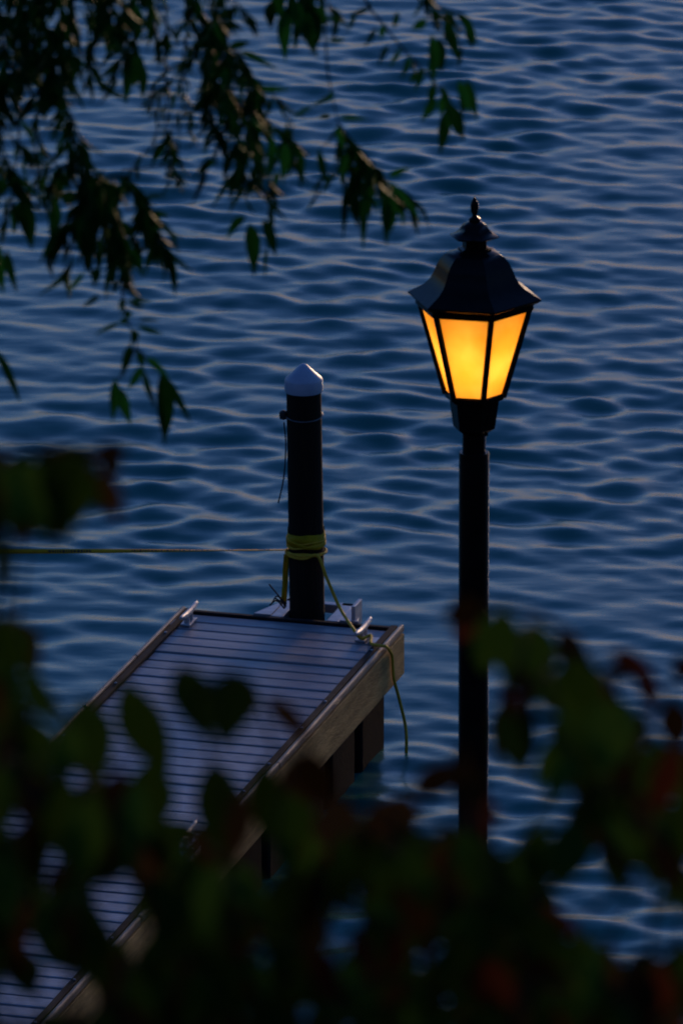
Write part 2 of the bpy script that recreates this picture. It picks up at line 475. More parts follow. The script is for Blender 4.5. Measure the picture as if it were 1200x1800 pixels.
zb = pile_z(738)
pts = [pile_pt(a, zb + 0.012 * math.sin(R(a)) + (0.0), PR * 1.0 + 0.004) for a in range(0, 361, 15)]
mw = PILE_M.inverted()
mb = MB(); mb.tube([mw @ p for p in pts], 0.0035, 6, cap=False); mb.build('wire_band', M['wire'], pile, smooth=True)
kp = pile_pt(183, pile_z(737), PR + 0.016)
mb = MB(); mb.lathe([(0.006, -0.026), (0.020, -0.02), (0.023, 0), (0.020, 0.018), (0.006, 0.026)], 12, c=mw @ kp); mb.build('knot', M['cord'], pile, smooth=True)
dpil = pbase.y / (CP) * 1.0
def near_pile(px, py, extra=0.0):                            # world point beside the pile
    r = ray(px, py); t = (pbase.y + extra) / r.y
    return CAM + r * t
cordpts = smooth_path([near_pile(499, 742), near_pile(502, 775), near_pile(501, 815), near_pile(497, 850), near_pile(489, 884)], 6)
mb = MB(); mb.tube([mw @ p for p in cordpts], 0.004, 6); mb.build('hanging_cord', M['cord'], pile, smooth=True)

# tape wound round the pile and running off to the left
tape = empty('caution_tape', (pbase.x, pbase.y, 0)); TM = Matrix.Translation(tape.location).inverted()
tag(tape, 'yellow caution tape wound round the mooring pile and stretched to the left', 'tape')
def ribbon(mb, pts, ups, w):
    ring = []
    for p, u in zip(pts, ups):
        u = Vector(u).normalized()
        ring.append((mb.bm.verts.new(Vector(p) + u * w / 2), mb.bm.verts.new(Vector(p) - u * w / 2)))
    for a, b in zip(ring, ring[1:]): mb.bm.faces.new((a[0], a[1], b[1], b[0]))
mb = MB()
for j in range(4):
    z0 = pile_z(950) - 0.010 * j
    pp = [TM @ pile_pt(a, z0 + 0.014 * math.sin(R(a + 95 * j)) + 0.006 * math.sin(R(3 * a + 40 * j)) + rnd.uniform(-.003, .003), PR + 0.005 + 0.0025 * j) for a in range(0, 361, 12)]
    ribbon(mb, pp, [Vector((0.02 * math.sin(a + j), 0, 1)) for a in range(len(pp))], (0.070, 0.034, 0.040, 0.020)[j])
o = mb.build('wound_tape', M['tape'], tape, smooth=True); o.modifiers.new('thick', 'SOLIDIFY').thickness = 0.001
mb = MB()                                                    # bunched yellow cord over the tape
for j in range(4):
    zz = pile_z((952, 961, 966, 978)[j])
    mb.tube([TM @ pile_pt(a, zz + 0.013 * math.sin(R(a + 70 * j)) + 0.004 * math.sin(R(4 * a + 33 * j)), PR + 0.009) for a in range(0, 361, 12)], 0.0042, 6, cap=False)
mb.build('bunched_cord', M['rope'], tape, smooth=True)
# running length: a twisted ribbon, sagging a little
A = pile_pt(200, pile_z(972), PR + 0.006); 
B = near_pile(-900, 964, -1.0)
n = 90; run, ups = [], []
for i in range(n + 1):
    t = i / n
    p = A.lerp(B, t); p.z -= 0.012 * math.sin(math.pi * t)
    run.append(TM @ p); tw = R(86) - R(74) * min(1, t / 0.36) ** 2 + 0.12 * math.sin(t * 21)
    ups.append(Vector((0, math.sin(tw), math.cos(tw))))
mb = MB(); ribbon(mb, run, ups, 0.025)
o = mb.build('stretched_tape', M['tape_run'], tape, smooth=True); o.modifiers.new('thick', 'SOLIDIFY').thickness = 0.0006
mb = MB()                                                    # worn print, not legible
mb2 = mb
i0 = None
def run_at(t):
    f = t * n; i = min(int(f), n - 1); q = f - i
    return run[i].lerp(run[i + 1], q), ups[i].lerp(ups[i + 1], q).normalized()
span = (A - B).length
def print_strip(t0, t1):
    t = t0
    while t < t1:
        p, u = run_at(t); d = (run_at(min(t + 0.002, 1))[0] - p).normalized(); nrm = d.cross(u).normalized()
        if nrm.y > 0: nrm = -nrm
        hgt = rnd.choice((0.015, 0.015, 0.012)); wdt = rnd.choice((0.006, 0.010, 0.014))
        q = p + nrm * 0.0012
        mb.poly([q - u * hgt / 2, q + u * hgt / 2, q + u * hgt / 2 + d * wdt, q - u * hgt / 2 + d * wdt])
        t += (wdt + 0.006) / span
def t_of(px): return (504 - px) / 1404.0
print_strip(t_of(152), t_of(80)); print_strip(t_of(470), t_of(225)); print_strip(t_of(-60), t_of(-160)); print_strip(t_of(-300), t_of(-420))
mb.build('print', M['print'], tape)
mb = MB()                                                    # two loose ends hanging at the left of the pile
for (pl, w) in (([(502, 974), (500, 1000), (499, 1030), (496, 1062)], 0.020), ([(506, 975), (505, 1005), (503, 1035), (501, 1066)], 0.014)):
    pp = [TM @ p for p in smooth_path([near_pile(x, y, -0.02) for x, y in pl], 4)]
    ribbon(mb, pp, [Vector((1, 0.4 * math.sin(k * .5), 0)) for k in range(len(pp))], w)
o = mb.build('loose_end', M['tape'], tape, smooth=True); o.modifiers.new('thick', 'SOLIDIFY').thickness = 0.0008

# frayed dark rope tail at the foot of the pile
mb = MB()
for pl in ([(503, 1062), (492, 1050), (473, 1027)], [(502, 1068), (488, 1048), (478, 1060)], [(500, 1070), (486, 1056), (474, 1064)], [(503, 1066), (494, 1058), (484, 1052)]):
    mb.tube(smooth_path([near_pile(x, y, -0.03) for x, y in pl], 4), 0.0045, 5)
o = mb.build('frayed_cord', M['cord'], smooth=True); tag(o, 'frayed dark cord sticking out at the left foot of the pile', 'cord')

# yellow rope: pile, cleat, over the edge, into the water
def on_deck(px, py, dz=0.012): return on_z(px, py, DOCK_Z + dz)
wind = [pile_pt(a, pile_z(975) - 0.004 * (a % 90) / 90 - 0.012 * ((a + 180) / 360), PR + 0.012) for a in range(-180, 285, 15)]
wind = [p for p in wind]
edge_p = origin + W_DIR * (DW / 2 + 0.026)
cl = origin + W_DIR * RX - LEN_DIR * RY
def edge_pt(px, py, out=0.03):
    # point on the vertical plane just outside the right side board
    r = ray(px, py); nn = W_DIR; p0 = origin + W_DIR * (DW / 2 + out)
    return CAM + r * ((p0 - CAM).dot(nn) / r.dot(nn))
rope_pts = wind[-8:] + [near_pile(559, 978, -PR - 0.01), near_pile(575, 1018, -PR - .03), near_pile(598, 1070, -PR - .08)] + \
    [Vector((cl.x - 0.045, cl.y - 0.02, DOCK_Z + 0.055)), Vector((cl.x - 0.01, cl.y - 0.07, DOCK_Z + 0.028)), Vector((cl.x + 0.04, cl.y - 0.02, DOCK_Z + 0.03))] + \
    [on_deck(652, 1131, 0.025), on_deck(668, 1135, 0.04), on_deck(679, 1137, 0.045) , edge_pt(688, 1150, 0.034), edge_pt(690, 1172, 0.034), edge_pt(692, 1194, 0.036), edge_pt(701, 1228, 0.05), edge_pt(711, 1270, 0.07), edge_pt(714, 1300, 0.09), edge_pt(712, 1345, 0.09), edge_pt(704, 1385, 0.09), edge_pt(698, 1410, 0.09)]
mb = MB(); mb.tube(smooth_path(wind, 3), 0.008, 7); mb.tube(smooth_path(rope_pts, 6), 0.0088, 7)
o = mb.build('yellow_rope', M['rope'], smooth=True)
tag(o, 'yellow rope from the pile round the right cleat and over the dock edge', 'rope')

# ------------------------------------------------------------------ street lamp
LD = 26.0
lp = at(835.5, 900, LD)
LXw, LYw = lp.x, lp.y
PXM = F / LD                                                 # pixels per metre at the lamp
lamp_ground = terrain_z(LXw, LYw) - 0.1
lamp = empty('street_lamp', (LXw, LYw, lamp_ground))
tag(lamp, 'lit black lantern street lamp with six amber panes on a round pole', 'street lamp')
def lz(py): return z_at(LXw, LYw, py) - lamp_ground
lamp.rotation_euler = (0, R(-0.12), 0)
A0 = R(-13.5)                                                  # turn of the hexagon
def px(v): return v / PXM
mb = MB(); mb.lathe([(px(26.5), 0.3), (px(26.5), lz(797)), (px(25.5), lz(794))], 28); mb.build('pole', M['lamp_metal'], lamp, smooth=True)
mb = MB(); mb.lathe([(px(60), 0.0), (px(60), 0.10), (px(46), 0.16), (px(38), 0.22), (px(36), 0.42), (px(30), 0.46), (px(27.5), 0.47)], 28); mb.build('pole_base', M['lamp_metal'], lamp, smooth=True)
mb = MB(); mb.lathe([(px(20.5), lz(794)), (px(20.5), lz(757))], 24); mb.build('tenon', M['lamp_metal'], lamp, smooth=True)
mb = MB(); mb.box((px(21), -0.005, lz(762)), (0.012, 0.012, 0.012), bev=0.002); mb.build('set_screw', M['lamp_metal'], lamp)
mb = MB(); mb.lathe([(px(24), lz(760)), (px(37.5), lz(751)), (px(44.5), lz(703)), (px(52), lz(700)), (px(54), lz(694)), (px(50), lz(692))], 6, A0); mb.build('socket_cup', M['lamp_metal'], lamp)
zt, zbm = lz(533), lz(693); Rt, Rb = px(101), px(52)
def hexc(r, k, z): a = A0 + k * math.pi / 3; return Vector((r * math.cos(a), r * math.sin(a), z))
for k in range(6):
    a, b = hexc(Rb, k, zbm), hexc(Rb, k + 1, zbm); c, d = hexc(Rt, k + 1, zt), hexc(Rt, k, zt)
    inn = -((a + b) / 2).to_2d().normalized().to_3d() * 0.004
    MB().prism([a * 1 + inn, b + inn, c + inn, d + inn], inn * 0.6).build('pane', M['glass'], lamp)
    p0, p1 = hexc(Rb, k, zbm - 0.003), hexc(Rt, k, zt + 0.01)
    mb = MB(); mb.tube([p0, p1], [0.0098, 0.0098], 6); mb.build('corner_bar', M['lamp_metal'], lamp)
    mb = MB(); mb.tube([hexc(Rt, k, zt - 0.004), hexc(Rt, k + 1, zt - 0.004)], 0.010, 6); mb.build('top_rail', M['lamp_metal'], lamp)
    mb = MB(); mb.tube([hexc(Rb, k, zbm + 0.002), hexc(Rb, k + 1, zbm + 0.002)], 0.007, 6); mb.build('bottom_rail', M['lamp_metal'], lamp)
prof = [(px(98), lz(533)), (px(112), lz(527)), (px(119), lz(522)), (px(119.5), lz(519.5)), (px(105), lz(512)), (px(90), lz(503.5)), (px(80), lz(494)), (px(73), lz(482)), (px(68), lz(470)), (px(62), lz(459)), (px(54), lz(450)), (px(44), lz(443)), (px(30), lz(439)), (px(27), lz(437))]
roof = MB(); roof.lathe(prof, 6, A0); ro = roof.build('roof', M['lamp_metal'], lamp, smooth=True); ro.modifiers['split'].split_angle = R(24)
MB().lathe([(px(30), lz(440)), (px(30), lz(436)), (px(22), lz(434)), (px(21), lz(412))], 6, A0).build('neck', M['lamp_metal'], lamp)
MB().lathe([(px(21), lz(416)), (px(40), lz(417)), (px(44), lz(415)), (px(44), lz(413.5)), (px(33), lz(409)), (px(26), lz(402)), (px(21), lz(394)), (px(14), lz(390)), (px(9), lz(389))], 6, A0).build('vent_cap', M['lamp_metal'], lamp, smooth=True)
mb = MB(); mb.lathe([(px(10), lz(391)), (px(10), lz(384)), (px(7), lz(382)), (px(4), lz(379)), (px(4), lz(376)), (px(6), lz(373)), (px(7.3), lz(366)), (px(7), lz(359)), (px(5), lz(353)), (px(2.2), lz(348)), (px(0.4), lz(345))], 20); mb.build('finial', M['lamp_metal'], lamp, smooth=True)
bl = bpy.data.lights.new('lamp_bulb', 'POINT'); bl.energy = 0.115; bl.color = (1.0, 0.86, 0.72); bl.shadow_soft_size = 0.085
for q, zz in enumerate((0.30, 0.56, 0.84)):
    b_ = bl if q == 0 else bl
    lo = bpy.data.objects.new('lamp_bulb', b_); col.objects.link(lo); lo.parent = lamp; lo.location = (0, 0, zbm + (zt - zbm) * zz)

# ------------------------------------------------------------------ leaves
def leaf_mesh(name, material, kind, bend, fold, seed):
    rr = random.Random(seed)
    bm = bmesh.new(); rows = 7; ring = []
    for i in range(rows):
        t = i / (rows - 1)
        if kind == 'lance': w = 0.5 * math.sin(math.pi * min(1, t ** 0.75)) ** 1.05
        else: w = 0.5 * (math.sin(math.pi * t ** 0.84) ** 0.95)
        w = max(w, 0.02)
        zc = -bend * t * t; sx = 0.10 * math.sin(3.1 * t + seed) * (0.6 if kind == 'lance' else 0.3)
        wav = 0.02 * rr.uniform(-1, 1)
        ring.append([bm.verts.new((sx - w, t - zc * 0, zc + fold * w + wav)), bm.verts.new((sx, t, zc)), bm.verts.new((sx + w, t, zc + fold * w - wav))])
    for a, b in zip(ring, ring[1:]):
        for k in range(2): bm.faces.new((a[k], a[k + 1], b[k + 1], b[k]))
    me = bpy.data.meshes.new(name); bm.to_mesh(me); bm.free(); me.materials.append(material)
    me.polygons.foreach_set('use_smooth', [True] * len(me.polygons))
    return me
LM = {}
for key, kind in (('willow', 'lance'), ('green', 'oval'), ('rust', 'oval'), ('red', 'oval')):
    LM[key] = [leaf_mesh(key + '_leaf', M[key], kind, rnd.uniform(-0.05, 0.28), rnd.uniform(0.1, 0.5), s) for s in range(5)]
def leaf_matrix(b, t, w, roll, rt):
    """leaf from point b to point t, w wide, turned about its own axis"""
    ax = (t - b); L_ = ax.length; ax.normalize()
    view = (CAM - b).normalized()
    nz = (view - ax * view.dot(ax)).normalized()
    nz = Quaternion(ax, roll) @ nz
    xx = ax.cross(nz)
    m = Matrix((xx, ax, nz)).transposed().to_4x4()
    return Matrix.Translation(b) @ m @ Matrix.Diagonal((w, L_, L_, 1))
def add_leaf(parent, key, b, t, w, roll, kids):
    o = link_mesh('leaf', rnd.choice(LM[key]), None)
    m = parent.matrix_basis.inverted() @ leaf_matrix(b, t, w, roll, None)
    o.parent = parent
    o.matrix_basis = m
    kids.append(o)
    return o
def stuff_leaves(name, material, specs, parent, kind):
    vs_, fs_ = [], []
    src = LM[kind]
    for m, k in specs:
        me = src[k % len(src)]; base = len(vs_)
        vs_ += [(m @ v.co)[:] for v in me.vertices]
        fs_ += [[base + i for i in p.vertices] for p in me.polygons]
    me = bpy.data.meshes.new(name); me.from_pydata(vs_, [], fs_); me.materials.append(material)
    me.polygons.foreach_set('use_smooth', [True] * len(me.polygons))
    o = link_mesh(name, me, parent); o['kind'] = 'stuff'
    return o

# ------------------------------------------------------------------ willow
WD = 16.0
wroot = Vector((-3.3, 15.4, 0)); wroot.z = terrain_z(wroot.x, wroot.y) - 0.1
willow = empty('willow_tree', wroot); willow.matrix_basis = Matrix.Translation(wroot); WI = willow.matrix_basis.inverted()
tag(willow, 'willow with drooping leafy twigs hanging over the water at the upper left', 'tree')
limb = smooth_path([Vector((-3.2, 15.4, 10.2)), Vector((-2.4, 15.35, 11.4)), Vector((-1.3, 15.3, 11.85)), Vector((-0.3, 15.35, 11.75)), Vector((0.45, 15.5, 11.3)), Vector((0.75, 15.55, 11.0))], 6)
mb = MB()
trunk = smooth_path([wroot, wroot + Vector((0.05, 0, 1.2)), Vector((-3.25, 15.4, 9.6)), Vector((-3.2, 15.4, 10.2)), Vector((-3.35, 15.5, 12.2)), Vector((-3.2, 15.6, 13.6))], 5)
mb.tube([WI @ p for p in trunk], [0.26 - 0.19 * i / (len(trunk) - 1) for i in range(len(trunk))], 12)
mb.build('trunk', M['bark'], willow, smooth=True)
mb = MB(); mb.tube([WI @ p for p in limb], [0.075 - 0.063 * i / (len(limb) - 1) for i in range(len(limb))], 8)
limb2 = smooth_path([Vector((-3.25, 15.4, 11.4)), Vector((-4.2, 15.2, 12.3)), Vector((-5.3, 15.4, 12.2))], 5)
limb3 = smooth_path([Vector((-3.3, 15.45, 11.8)), Vector((-2.7, 16.3, 12.8)), Vector((-1.9, 17.0, 12.9))], 5)
limb4 = smooth_path([Vector((-3.2, 15.6, 13.2)), Vector((-2.6, 15.2, 13.9)), Vector((-1.8, 14.9, 13.7))], 5)
for q in (limb2, limb3, limb4): mb.tube([WI @ p for p in q], [0.06 - 0.05 * i / (len(q) - 1) for i in range(len(q))], 7)
mb.build('limb', M['bark'], willow, smooth=True)

# twigs: picture-plane path, depth offset, leaves per 100 px, leaf length
TW = [
 ([(-25, -110), (-15, 0), (5, 80), (2, 180), (-4, 260), (-12, 330)], -0.25, 5.5, 85),
 ([(25, -110), (35, 0), (45, 90), (30, 170)], 0.1, 7, 80),
 ([(66, -120), (72, 0), (88, 90), (104, 150)], -0.1, 7.5, 80),
 ([(100, -120), (104, 0), (112, 80), (118, 130)], 0.2, 8, 80),
 ([(138, -110), (128, 20), (120, 100), (112, 170), (118, 250), (126, 300)], 0.0, 4.5, 70),
 ([(60, 60), (72, 150), (60, 230), (66, 300), (62, 340)], 0.3, 2.2, 55),
 ([(30, 170), (34, 260), (26, 300), (20, 360), (8, 420)], 0.15, 2.6, 70),
 ([(188, -110), (184, -10), (180, 30), (186, 60)], -0.2, 6, 75),
 ([(236, -110), (238, -10), (234, 60), (238, 100)], -0.1, 3.5, 75),
 ([(268, -100), (264, -20), (262, 30)], 0.2, 4, 70),
 ([(288, -80), (293, 40), (291, 130), (294, 200), (290, 260), (300, 320)], 0.35, 3.4, 42),
 ([(318, -90), (330, 30), (322, 110), (330, 190), (340, 250)], 0.4, 3.6, 45),
 ([(342, -90), (350, 20), (372, 60), (392, 100), (420, 135)], 0.1, 4.5, 60),
 ([(380, -70), (378, 60), (370, 130), (364, 190), (372, 225)], -0.1, 7, 70),
 ([(372, 60), (398, 80), (425, 100), (444, 150), (448, 200), (436, 250), (416, 296)], 0.0, 7, 72),
 ([(425, 100), (442, 130), (455, 170), (466, 205), (488, 232), (515, 246), (530, 262)], 0.1, 5, 72),
 ([(436, 250), (426, 300), (430, 335), (438, 365)], 0.0, 3.0, 60),
 ([(395, 100), (398, 160), (404, 215), (420, 255), (412, 310)], -0.2, 6, 75),
 ([(500, -90), (505, -20), (508, 12)], 0.1, 5, 80),
 ([(530, -90), (540, -10), (549, 30)], 0.0, 5, 80),
 ([(560, -110), (569, 0), (575, 117), (583, 163), (594, 217)], 0.2, 0.5, 45),
 ([(594, 217), (617, 246), (650, 283), (679, 317), (700, 348)], 0.2, 8.5, 72),
 ([(598, 228), (608, 265), (622, 305), (640, 345)], 0.25, 7, 70),
 ([(618, -90), (642, 0), (673, 42), (704, 81), (750, 129), (781, 167), (798, 190)], 0.3, 1.2, 42),
 ([(712, -70), (737, 0), (772, 12), (812, 25)], 0.25, 3.5, 55),
 ([(126, 240), (150, 285), (182, 315), (204, 370), (214, 430), (217, 485)], -0.1, 7.5, 88),
 ([(182, 300), (160, 330), (150, 380), (153, 420)], 0.0, 7, 92),
 ([(190, 310), (220, 310), (246, 335), (262, 370), (266, 410)], 0.1, 8.0, 88),
 ([(182, 315), (190, 350), (180, 400), (185, 430)], 0.2, 6.5, 90),
 ([(217, 485), (216, 520), (224, 562), (237, 592), (240, 612)], 0.0, 1.6, 45),
 ([(240, 612), (227, 632), (208, 668)], 0.0, 1.0, 45),
 ([(240, 612), (258, 630), (287, 655)], 0.0, 1.0, 45),
 ([(215, 300), (250, 296), (285, 292), (306, 300)], 0.3, 1.2, 35),
 ([(66, 240), (90, 280), (112, 305), (100, 340)], 0.2, 3.5, 60),
 ([(-60, 470), (-20, 430), (2, 400), (30, 345), (40, 340)], 0.0, 2.0, 60),
 ([(-60, 540), (-30, 590), (-5, 615)], 0.0, 1.0, 50),
]
# leaves placed one by one: base, tip, width
EX = [
 ((506, 12), (496, 104), 24), ((549, 15), (548, 92), 24), ((520, 0), (527, 70), 22), ((478, 0), (476, 52), 20), ((560, 10), (568, 50), 18), ((540, 20), (556, 105), 18), ((488, -20), (492, 40), 22),
 ((783, 32), (805, 110), 20), ((825, 38), (829, 88), 17), ((750, 35), (722, 52), 16), ((806, 22), (832, 52), 14), ((758, 60), (762, 150), 20), ((770, 66), (776, 130), 20), ((767, 175), (739, 209), 17), ((779, 196), (777, 271), 22),
 ((820, 140), (838, 212), 16), ((806, 142), (824, 202), 18), ((798, 185), (813, 250), 18), ((660, 48), (640, 84), 9), ((683, 79), (664, 116), 9), ((704, 83), (685, 120), 9), ((731, 126), (720, 148), 10), ((673, 44), (669, 70), 12), ((781, 165), (770, 205), 14), ((650, 12), (612, 30), 9), ((625, 25), (610, 56), 8), ((742, 118), (728, 160), 13), ((765, 145), (752, 190), 14), ((790, 180), (802, 240), 15), ((785, 178), (790, 232), 13), ((812, 150), (812, 205), 15), ((770, 80), (752, 130), 16), ((790, 20), (786, 70), 14), ((812, 25), (838, 80), 15), ((700, 20), (690, 52), 10), ((720, 98), (706, 140), 11), ((775, 150), (792, 196), 12),
 ((594, 222), (600, 262), 12), ((585, 165), (545, 190), 8), ((548, 188), (515, 205), 8), ((595, 205), (648, 210), 9), ((580, 203), (560, 205), 10), ((583, 162), (575, 180), 10), ((575, 70), (610, 68), 9), ((570, 30), (610, 40), 9),
 ((679, 317), (744, 389), 13), ((684, 310), (718, 295), 12), ((672, 335), (683, 432), 20), ((688, 340), (690, 415), 15), ((630, 330), (627, 402), 18), ((640, 330), (637, 440), 14), ((606, 330), (604, 422), 10), ((648, 310), (648, 380), 18), ((560, 260), (572, 330), 14), ((612, 270), (596, 320), 14),
 ((432, 380), (397, 419), 16), ((440, 392), (450, 482), 26), ((464, 384), (484, 452), 20), ((470, 430), (462, 492), 7), ((415, 300), (372, 362), 10), ((420, 290), (418, 340), 11), ((380, 282), (352, 300), 12),
 ((376, 30), (427, 13), 14), ((394, 40), (426, 50), 14), ((402, 82), (440, 73), 14), ((420, 90), (486, 118), 12), ((446, 156), (512, 158), 12), ((400, 52), (372, 60), 13),
 ((478, 236), (472, 322), 18), ((500, 250), (498, 322), 18), ((526, 258), (531, 335), 14), ((455, 240), (448, 310), 22), ((488, 300), (482, 330), 12),
 ((228, 108), (221, 186), 17), ((240, 90), (240, 152), 26), ((250, 108), (250, 178), 17), ((240, 20), (243, 72), 21), ((236, 95), (233, 150), 20), ((172, 22), (164, 66), 18), ((194, 36), (190, 104), 22), ((184, 30), (180, 72), 26), ((212, 40), (207, 86), 13), ((265, 0), (260, 90), 10),
 ((42, 344), (58, 441), 28), ((38, 352), (20, 410), 20), ((95, 345), (95, 435), 22), ((112, 300), (96, 368), 20), ((128, 335), (112, 362), 26), ((12, 440), (24, 512), 16), ((0, 430), (2, 518), 20), ((-6, 615), (36, 708), 15), ((6, 310), (-4, 350), 20), ((28, 300), (24, 328), 12),
 ((150, 372), (152, 472), 36), ((160, 380), (150, 480), 24), ((172, 470), (166, 502), 16), ((215, 440), (221, 510), 20), ((246, 420), (250, 490), 16), ((262, 372), (276, 420), 34), ((268, 370), (300, 382), 10), ((255, 345), (292, 345), 7), ((150, 478), (116, 518), 9), ((175, 518), (145, 541), 9),
 ((216, 522), (212, 548), 12), ((222, 530), (272, 528), 9), ((226, 535), (258, 540), 8), ((222, 560), (212, 570), 13), ((214, 566), (162, 588), 8), ((226, 545), (224, 562), 14), ((244, 563), (281, 564), 6), ((242, 572), (290, 590), 9), ((237, 580), (240, 606), 13),
 ((232, 605), (212, 660), 16), ((202, 664), (199, 742), 17), ((210, 680), (228, 745), 20), ((250, 645), (224, 684), 14), ((251, 647), (271, 724), 11), ((284, 652), (292, 782), 30), ((297, 664), (336, 748), 13), ((258, 628), (298, 664), 13), ((240, 618), (256, 650), 12),
]
leaves_w, cand = [], []
mbt = MB()
def wp(x, y, off): return at(x, y, WD + off)
for pl, off, dens, ln in TW:
    path = [wp(x, y, off + 0.02 * i) for i, (x, y) in enumerate(pl)]
    if pl[0][1] < -40:                                       # hang it from the limb
        top = path[0]
        ql = min(limb, key=lambda q: abs(q.x - top.x))
        path = [ql, ql.lerp(top, 0.55) + Vector((0, 0, 0.12))] + path
    sp_ = smooth_path(path, 5)
    r0 = 0.0034 if pl[0][1] < -40 else 0.0026
    mbt.tube([WI @ p for p in sp_], [r0 - (r0 - 0.0012) * i / (len(sp_) - 1) for i in range(len(sp_))], 5)
    # leaves along the visible run
    side = 1; px_pts = [Vector((x, y, 0)) for x, y in pl]
    tot = sum((b - a).length for a, b in zip(px_pts, px_pts[1:])); cnt = int(tot / 100 * dens * (2.2 if dens > 5 else 1.9 if dens > 3 else 1.2))
    for q in range(cnt):
        s = (q + rnd.random()) / cnt * tot; acc = 0
        for a, b in zip(px_pts, px_pts[1:]):
            l = (b - a).length
            if acc + l >= s:
                pos = a.lerp(b, (s - acc) / l); dr = (b - a).normalized(); break
            acc += l
        side = -side
        lat = Vector((side, 0, 0))
        d = (Vector((0, 1, 0)) * rnd.uniform(0.5, 1.3) + lat * rnd.uniform(0.05, 0.75) + dr * 0.3).normalized()
        L_ = ln * rnd.uniform(0.42, 0.95)
        tip = pos + d * L_
        o1 = off + rnd.uniform(-0.05, 0.05)
        cand.append((wp(pos.x, pos.y, o1), wp(tip.x, tip.y, o1 + rnd.uniform(-0.035, 0.035)), L_ * rnd.uniform(0.16, 0.22) / (F / WD), rnd.uniform(-1.25, 1.25), pos.y))
    if dens >= 3.3:                                            # side twigs that droop from the main one
        for q in range(max(1, int(tot / 42))):
            s = (q + rnd.random()) / max(1, int(tot / 42)) * tot; acc = 0
            for a, b in zip(px_pts, px_pts[1:]):
                l = (b - a).length
                if acc + l >= s: pos = a.lerp(b, (s - acc) / l); break
                acc += l
            L_ = rnd.uniform(40, 95); lx = rnd.choice((-1, 1)) * rnd.uniform(0.3, 1.35); o1 = off + rnd.uniform(-0.12, 0.12)
            tp = [pos, pos + Vector((lx * 0.45 * L_, 0.3 * L_, 0)), pos + Vector((lx * 0.7 * L_, 0.9 * L_, 0))]
            if max(p.x for p in tp) > 830 or max(p.y for p in tp) > 520: continue
            mbt.tube([WI @ p for p in smooth_path([wp(p.x, p.y, o1) for p in tp], 4)], 0.0011, 4)
            for k in range(rnd.randrange(6, 11)):
                f = rnd.random(); base = tp[0].lerp(tp[1], f * 2) if f < 0.5 else tp[1].lerp(tp[2], f * 2 - 1)
                l2 = ln * rnd.uniform(0.4, 0.9); d = Vector((rnd.uniform(-.7, .7) + lx * 0.3, 1, 0)).normalized()
                tip = base + d * l2
                cand.append((wp(base.x, base.y, o1), wp(tip.x, tip.y, o1 + rnd.uniform(-.03, .03)), l2 * rnd.uniform(0.15, 0.21) / (F / WD), rnd.uniform(-1.2, 1.2), base.y))
for b, t, w in EX:
    o1 = rnd.uniform(-0.15, 0.3)
    cand.append((wp(*b, o1), wp(*t, o1 + rnd.uniform(-0.02, 0.02)), w * 1.12 / (F / WD), rnd.uniform(-0.35, 0.35), -1e4 if False else b[1]))
n_ex = len(EX)
auto, exl = cand[:-n_ex], cand[-n_ex:]
rnd.shuffle(auto)
auto.sort(key=lambda c: 0 if -30 < c[4] else 1)
keep, rest = auto[:300 - n_ex], auto[300 - n_ex:]
mbt.build('twigs', M['twig'], willow, smooth=True)
for b, t, w, roll, _ in exl + keep: add_leaf(willow, 'willow', b, t, w, roll, leaves_w)
specs = [(WI @ leaf_matrix(b, t, w, roll, None), i) for i, (b, t, w, roll, _) in enumerate(rest)]
# the rest of the crown, outside the picture
for i in range(110):
    q = rnd.choice((limb2, limb3, limb4, limb2, limb[:14]))
    p = q[rnd.randrange(len(q))].copy(); p += Vector((rnd.uniform(-.5, .3), rnd.uniform(-.6, .8), rnd.uniform(-.1, .3)))
    p.x = min(p.x, -1.25)
    ln = rnd.uniform(0.8, 2.4)
    for j in range(int(ln * 16)):
        b = p + Vector((rnd.uniform(-.03, .03), rnd.uniform(-.03, .03), -ln * j / (ln * 16)))
        d = Vector((rnd.uniform(-.6, .6), rnd.uniform(-.6, .6), -1)).normalized() * rnd.uniform(0.06, 0.11)
        specs.append((WI @ leaf_matrix(b, b + d, rnd.uniform(0.016, 0.026), rnd.uniform(-1.5, 1.5), None), j))
stuff_leaves('foliage', M['willow'], specs, willow, 'willow')
print('willow', len(exl) + len(keep), len(rest))

# ------------------------------------------------------------------ shrubs in front of the camera
def in_gap(x, y):
    for cx, cy, rx, ry, ro in GAPS:
        c, s = math.cos(R(ro)), math.sin(R(ro)); u, v = x - cx, y - cy
        uu, vv = u * c + v * s, -u * s + v * c
        if (uu / rx) ** 2 + (vv / ry) ** 2 < 0.45: return True
    return False
GAPS = [(95, 1275, 16, 18, 0), (125, 1378, 22, 24, 0), (238, 1310, 30, 85, -22), (318, 1380, 18, 130, 0), (400, 1312, 80, 18, 0), (10, 1440, 22, 40, 0), (100, 1520, 17, 55, -8), (208, 1585, 34, 72, 12),
        (75, 1690, 34, 34, 0), (35, 1775, 55, 34, 0), (245, 1660, 32, 26, -40), (140, 1755, 60, 30, -45), (425, 1495, 32, 24, -45), (468, 1545, 24, 20, -40), (335, 1475, 12, 30, 0),
        (612, 1630, 18, 26, 0), (515, 1762, 18, 10, 0), (600, 1665, 20, 16, 0), (930, 1470, 60, 80, 20), (1080, 1580, 130, 46, 0), (1120, 1640, 80, 36, 10), (985, 1575, 30, 30, 0), (745, 1430, 34, 30, 0), (640, 1330, 50, 60, 0)]
